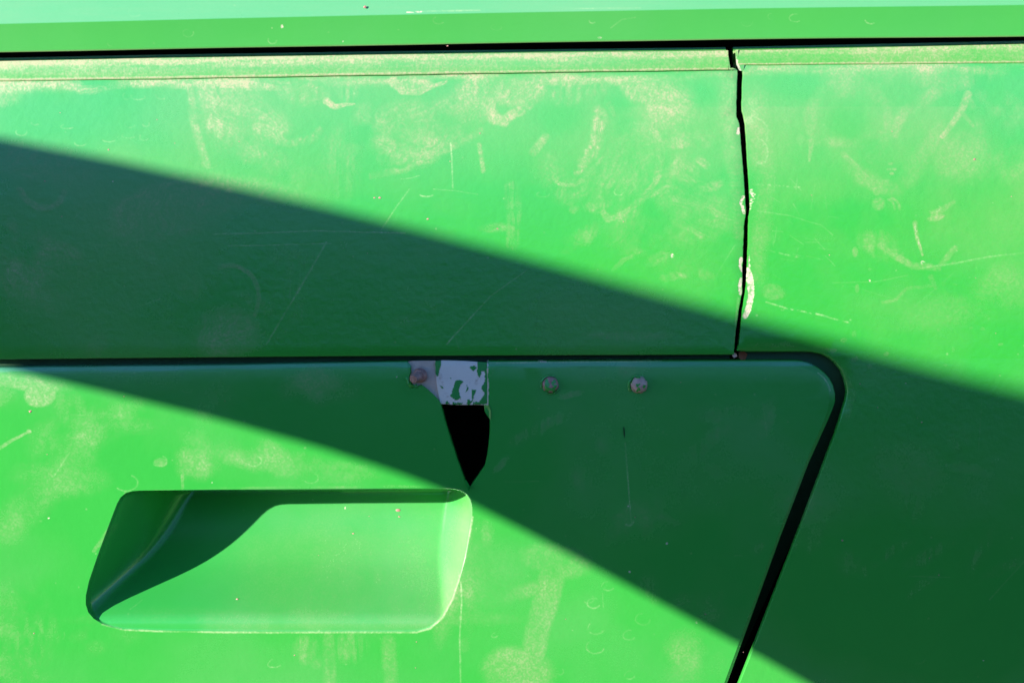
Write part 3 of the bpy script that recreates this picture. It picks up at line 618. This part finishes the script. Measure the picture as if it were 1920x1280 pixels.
assert line_d(500, 1040, (163, 1092), (218, 944)) < 0 and line_d(500, 1040, (881, 1000), (860, 1093)) < 0
rings = []; nr = normals(RO)
for off in (.8, 1.8, 3, 4.5, 7):
    rings += [(RO[i][0] - nr[i].x * off, RO[i][1] - nr[i].y * off) for i in range(len(RO))]
pts = [Vector(p) for p in RO] + [Vector(p) for p in rings if inside(p, RO)]
inner = [(RO[i][0] - nr[i].x * 9, RO[i][1] - nr[i].y * 9) for i in range(len(RO))]
for i in range(150, 900, 5):
    for j in range(910, 1195, 5):
        if inside((i, j), inner): pts.append(Vector((i + (j % 10) * .25, j)))
v2, _, f2, *_ = delaunay_2d_cdt(pts, [(i, (i + 1) % len(RO)) for i in range(len(RO))], [], 0, 1e-5)
f2 = [list(f) for f in f2 if inside((sum(v2[i].x for i in f) / 3, sum(v2[i].y for i in f) / 3), RO)]
mesh('handle_recess', [(v.x, v.y, recess_n(v.x, v.y)) for v in v2], f2, M_RECESS, door_o, 'recessed pull handle sunk in the door', angle=75)

# bare bracket behind the tear (its own two sheets)
def plate(name, loop, n0, m, label, th=4):
    return sheet(name, loop, lambda x, y: n0 + (x - 815) * .02 + (700 - y) * .02, m, door_o, [(.5, .3), (.8, 1.0), (.8, th)], grid=12, label=label)
plate('bracket', dens([(816, 677.5), (830, 676), (870, 677), (914, 680), (917, 690), (917, 758), (905, 758.5), (890, 758), (860, 758.5), (826, 756.5), (819, 720)], 6), -3, M_BRK, 'bare pale bracket with flakes of green paint')
plate('backing_sheet', dens([(760, 679), (775, 677), (815, 676.5), (817, 700), (819, 728), (826, 757), (812, 762), (780, 740), (762, 720)], 6), -6, M_TAN, 'pinkish primed sheet behind the stud')
# small torn paint lip at the tear's right corner
mesh('torn_edge', [(907, 757.5, -1), (915, 756, 1), (920.5, 770, 1.5), (920, 787, .5), (915, 780, -3), (908.5, 770, -5)], [[0, 1, 2, 5], [5, 2, 3, 4]], M_DOOR, door_o)
mesh('torn_edge', [(870.5, 900, 1.2), (874, 900, -7), (881, 912, -6), (884, 909, 1.0), (878.8, 921.5, 1.4)], [[0, 1, 2, 4], [2, 3, 4]], M_DOOR, door_o)

# rust at the foot of the crack
mesh('rust_scab', [(1386, 660, -8), (1397, 659, -9), (1403, 664, -11), (1400, 673, -12), (1392, 676, -9), (1386, 670, -6)], [[0, 1, 2, 3], [0, 3, 4, 5]], M_ORANGE, side_o)
mesh('rust_scab', [(1376, 660, -2), (1381, 663, -1), (1383, 668, -4), (1377, 671, -4), (1373, 667, -3)], [[0, 1, 2], [0, 2, 3, 4]], M_TAN, up_o)
# bolts
def lathe_bolt(name, x, y, n0, prof, axis, mats, label, seed, rough=.6, pfac=.3, seg=18, hexa=False):
    rnd = random.Random(seed); ax = Vector(axis).normalized(); t = ax.orthogonal().normalized(); b = ax.cross(t)
    verts = []; faces = []
    for (r, h) in prof:
        for i in range(seg):
            a = 2 * math.pi * i / seg; rr = r + rnd.uniform(-rough, rough) * (1 if r > 1 else 0)
            if hexa and r > 3: rr *= (math.cos(math.pi / 6) / math.cos((a % (math.pi / 3)) - math.pi / 6)) * .5 + .5
            p = (t * math.cos(a) + b * math.sin(a)) * rr + ax * (h + rnd.uniform(-rough, rough) * .6); verts.append((x + p.x, y - p.y, n0 + p.z))
    for j in range(len(prof) - 1):
        for i in range(seg): faces.append([j * seg + i, j * seg + (i + 1) % seg, (j + 1) * seg + (i + 1) % seg, (j + 1) * seg + i])
    faces.append([(len(prof) - 1) * seg + i for i in range(seg)])
    o = mesh(name, verts, faces, mats, door_o, label, angle=50)
    for f in o.data.polygons:
        c = f.center / S
        if pfac > 0 and (math.sin(c.x * .45 + seed) + math.sin(c.y * .5 + seed * 2) + math.sin(c.z * .6 - c.x * .3)) > 3 - 6 * pfac: f.material_index = 1
    return o
lathe_bolt('bolt', 788, 703, -4, [(14, -2), (14, 2), (12, 4), (12.3, 8), (10, 9), (10.6, 11), (9.8, 13), (10.6, 15), (8.2, 17), (8.6, 26), (7.5, 28), (3, 28.5)], (-.42, -.26, .85), [M_RUST, M_DOOR], 'rusty stud standing proud in the torn notch', 3, .35, 0)
lathe_bolt('bolt', 1032, 721, 0, [(16.5, -3), (16, 2), (14.5, 5.5), (12, 7.5), (7, 8.2), (2, 8.2)], (0.05, .05, 1), [M_RUST, M_DOOR], 'hexagonal bolt head half covered in green paint', 5, .5, .42, 24, True)
lathe_bolt('bolt', 1198, 721, 0, [(17, -3), (16, 3), (14.5, 8), (12, 11.5), (7, 13.5), (2, 14)], (0, .1, 1), [M_WORN, M_DOOR], 'round bolt head worn to pinkish bare metal', 9, .8, .28, 20)
# paint that has cracked up round the bolts
def collar(x, y, r, a0, a1, w, h, seed):
    rnd = random.Random(seed); verts = []; faces = []; k = 16
    for i in range(k + 1):
        a = R(a0 + (a1 - a0) * i / k); e = math.sin(math.pi * i / k) ** .5 if 0 < i < k else .1; q = rnd.uniform(.7, 1.2)
        for dr, n in ((0, 0), (w * .3, h * q * e), (w * .7 * q, h * .8 * e), (w * q, 0)):
            verts.append((x + (r + dr) * math.cos(a), y + (r + dr) * math.sin(a), 1.2 + n))
    for i in range(k):
        for j in range(3): faces.append([i * 4 + j, i * 4 + j + 1, (i + 1) * 4 + j + 1, (i + 1) * 4 + j])
    mesh('paint_flake', verts, faces, M_DOOR, door_o, angle=25)
collar(1197, 722, 15, 140, 300, 6, 3.5, 1); collar(1032, 721, 15, -200, -60, 4.5, 2.5, 2); collar(1032, 721, 15.5, 20, 120, 3.5, 2, 3); collar(777, 712, 9, 60, 200, 7, 3.5, 4)
# hairline split below the third bolt
mesh('crack', [(1168.6, 800, 2.0), (1170.2, 800, 2.0), (1171.4, 812, 2.0), (1170.6, 824, 2.0), (1169.2, 812, 2.0)], [[0, 1, 2, 3, 4]], M_DARK, door_o)

# specks of dirt and rust stuck to the paint
sv = []; sf = []; rs_ = random.Random(4)
for x, y, r in [(686, 18, 2.6), (802, 411, 1.8), (57, 771, 2.2), (1826, 299, 1.8), (733, 976, 3.2), (736, 988, 1.6), (645, 1020, 1.5), (434, 1133, 1.8), (58, 1190, 1.2), (712, 371, 1.8), (702, 371, 1.4), (1580, 1013, 1.6), (204, 281, 1.4), (840, 90, 1.4)] + [(rs_.uniform(0, 1900), rs_.uniform(150, 1270), rs_.uniform(.6, 1.1)) for q in range(40)]:
    if 150 < x < 890 and 912 < y < 1190: z = recess_n(x, y)
    elif y > 690: z = door_n(x, y) if x < 1370 else side_n(x, y)
    elif y > 160: z = upper_n(x, y) if x < 1376 else side_n(x, y)
    else: z = 19
    b0 = len(sv); sv.append((x, y, z + r * .6)); k_ = 7
    for i in range(k_):
        rr = r * rs_.uniform(.7, 1.3); sv.append((x + rr * 1.3 * math.cos(6.283 * i / k_), y + rr * math.sin(6.283 * i / k_), z + .15))
    for i in range(k_): sf.append([b0, b0 + 1 + i, b0 + 1 + (i + 1) % k_])
so_ = mesh('dirt_specks', sv, sf, M_RUST, root); so_['kind'] = 'stuff'

# ---------------------------------------------------------------- what lies behind the gaps
flange = dens([(XL, 650), (1372, 650), (1372, 712), (XL, 722)], 60)
sheet('flange', flange, lambda x, y: -30, M_FLANGE, root, [(.5, .5), (.5, 6)], grid=60, label='dark green flange behind the door seam')
fl2 = dens([(1392, 648), (1545, 648), (1600, 690), (1604, 745), (1570, 860), (1400, 1300), (1350, 1300), (1500, 860), (1545, 760), (1500, 712), (1392, 712)], 20)
sheet('flange', fl2, lambda x, y: -20 - 16 * max(0, (y - 690) / 60), M_FLANGE, root, [(.5, .5), (.5, 6)], grid=25)
fl3 = dens([(XL, 84), (XL, 60), (XR, 44), (XR, 58), (1381, 82), (1381, 150), (1364, 150), (1364, 84)], 40)
# dark hollow interior: an open-fronted box
a, b, c, d = XL + 6, XR - 6, -330, YB - 6
vb = [(a, c, -330), (b, c, -330), (b, d, -330), (a, d, -330), (a, c, -700), (b, c, -700), (b, d, -700), (a, d, -700)]
mesh('inner_box', vb, [[4, 5, 6, 7], [0, 1, 5, 4], [1, 2, 6, 5], [2, 3, 7, 6], [3, 0, 4, 7]], M_DARK, root, smooth=False)
# side walls that close the shell
for (x_, nm) in ((XL + 3, 'end_wall'), (XR - 3, 'end_wall')):
    mesh(nm, [(x_, -320, -60), (x_, YB, -6), (x_, YB, -690), (x_, -320, -690)], [[0, 1, 2, 3]], M_PAINT, root, smooth=False)
mesh('bottom_wall', [(XL, YB - 3, -6), (XR, YB - 3, -6), (XR, YB - 3, -690), (XL, YB - 3, -690)], [[0, 1, 2, 3]], M_PAINT, root, smooth=False)

# ---------------------------------------------------------------- ground and the added blocker that throws the slanting shade
def struct(o): o['kind'] = 'structure'
me = bpy.data.meshes.new('ground'); g = 60
me.from_pydata([(-g, -g, 0), (g, -g, 0), (g, g, 0), (-g, g, 0)], [], [[0, 1, 2, 3]])
go = link_obj('ground', me, M_DIRT, None); struct(go)
UPE = [(-560, 152, .40), (0, 263, .45), (200, 302, .47), (400, 345, .5), (600, 390, .53), (800, 439, .56), (1000, 491, .6), (1200, 546, .65), (1400, 601, .7), (1600, 655, .75), (1760, 697, .8), (1920, 737, .85), (2300, 835, .95), (2700, 940, 1.0)]
LOE = [(-560, 560, .32), (0, 690, .35), (200, 737, .36), (400, 785, .37), (600, 840, .37), (700, 872, .37), (800, 907, .36), (880, 944, .36), (980, 994, .35), (1100, 1057, .35), (1250, 1137, .34), (1400, 1217, .33), (1510, 1279, .33), (2100, 1640, .33), (2700, 2000, .33)]
# an unseen dark line of trees, added behind the camera for the paint to mirror
hv = []; hf = []; na, nb = 150, 14
for i in range(na + 1):
    az = R(-46 + 120 * i / na); rr_ = 26 + 1.5 * math.sin(i * .9)
    hh = rr_ * math.tan(R(max(9, 17.5 - .15 * (-46 + 120 * i / na + 18)))) + 1.35 + .8 * math.sin(i * .55) + .6 * math.sin(i * 1.37 + 1) + jit(i, .5)
    for j in range(nb + 1):
        q = j / nb; bul = 1.6 * math.sin(math.pi * q) + jit(i * 17 + j, .9)
        hv.append((math.sin(az) * (rr_ - bul), -math.cos(az) * (rr_ - bul), hh * q))
for i in range(na):
    for j in range(nb): hf.append([i * (nb + 1) + j, (i + 1) * (nb + 1) + j, (i + 1) * (nb + 1) + j + 1, i * (nb + 1) + j + 1])
me = bpy.data.meshes.new('unseen_tree_line'); me.from_pydata(hv, [], hf)
tl = link_obj('unseen_tree_line', me, M_LEAF, None); tl['kind'] = 'stuff'; tl['label'] = 'unseen dark line of trees added for the shaded green paint to mirror'; tl['category'] = 'trees'
caster = bpy.data.objects.new('shadow_caster', None); C.objects.link(caster); caster.location = (-1.4, -.6, 0)  # unseen sheet on poles, shaped back from the shadow it throws
bpy.context.view_layer.update()
caster['label'] = 'unseen dark sheet on two poles, added left of the machine to throw the slanting shade'; caster['category'] = 'shadow_caster'
def cast(x, y, h):
    n = h * 1.28 / S; n0 = side_n(x, y) if x > 1400 else (door_n(x, y) if y > 670 else upper_n(x, y))
    k = 1 - n0 / (CAMD / S); x = 960 + (x - 960) * k; y = 640 + (y - 640) * k
    return W(x - SA * (n - n0), y - SB * (n - n0), n)
t_ = np.linspace(0, 1, 60); A = []; B = []
for t in t_:
    x = -560 + 3260 * t
    ua = (x, np.interp(x, [p[0] for p in UPE], [p[1] for p in UPE]), np.interp(x, [p[0] for p in UPE], [p[2] for p in UPE]))
    la = (x, np.interp(x, [p[0] for p in LOE], [p[1] for p in LOE]), np.interp(x, [p[0] for p in LOE], [p[2] for p in LOE]))
    A.append(cast(*ua)); B.append(cast(*la))
K = 8; vs = []; fs = []
for i in range(60):
    for j in range(K + 1): vs.append(A[i].lerp(B[i], j / K))
for i in range(59):
    for j in range(K): fs.append([i * (K + 1) + j, i * (K + 1) + j + 1, (i + 1) * (K + 1) + j + 1, (i + 1) * (K + 1) + j])
me = bpy.data.meshes.new('caster_sheet'); me.from_pydata(vs, [], fs)
bm = bmesh.new(); bm.from_mesh(me); r_ = bmesh.ops.solidify(bm, geom=bm.faces, thickness=.002); bm.to_mesh(me); bm.free(); me.shade_smooth()
cv = link_obj('caster_sheet', me, M_CASTER, caster)
for p in (A[0].lerp(B[0], .5), A[-1].lerp(B[-1], .5)):
    bm = bmesh.new(); bmesh.ops.create_cone(bm, cap_ends=True, segments=16, radius1=.016, radius2=.014, depth=p.z + .05)
    me = bpy.data.meshes.new('caster_pole'); bm.to_mesh(me); bm.free(); me.shade_smooth()
    o = link_obj('caster_pole', me, M_POLE, caster); o.location = (p.x, p.y, (p.z + .05) / 2)
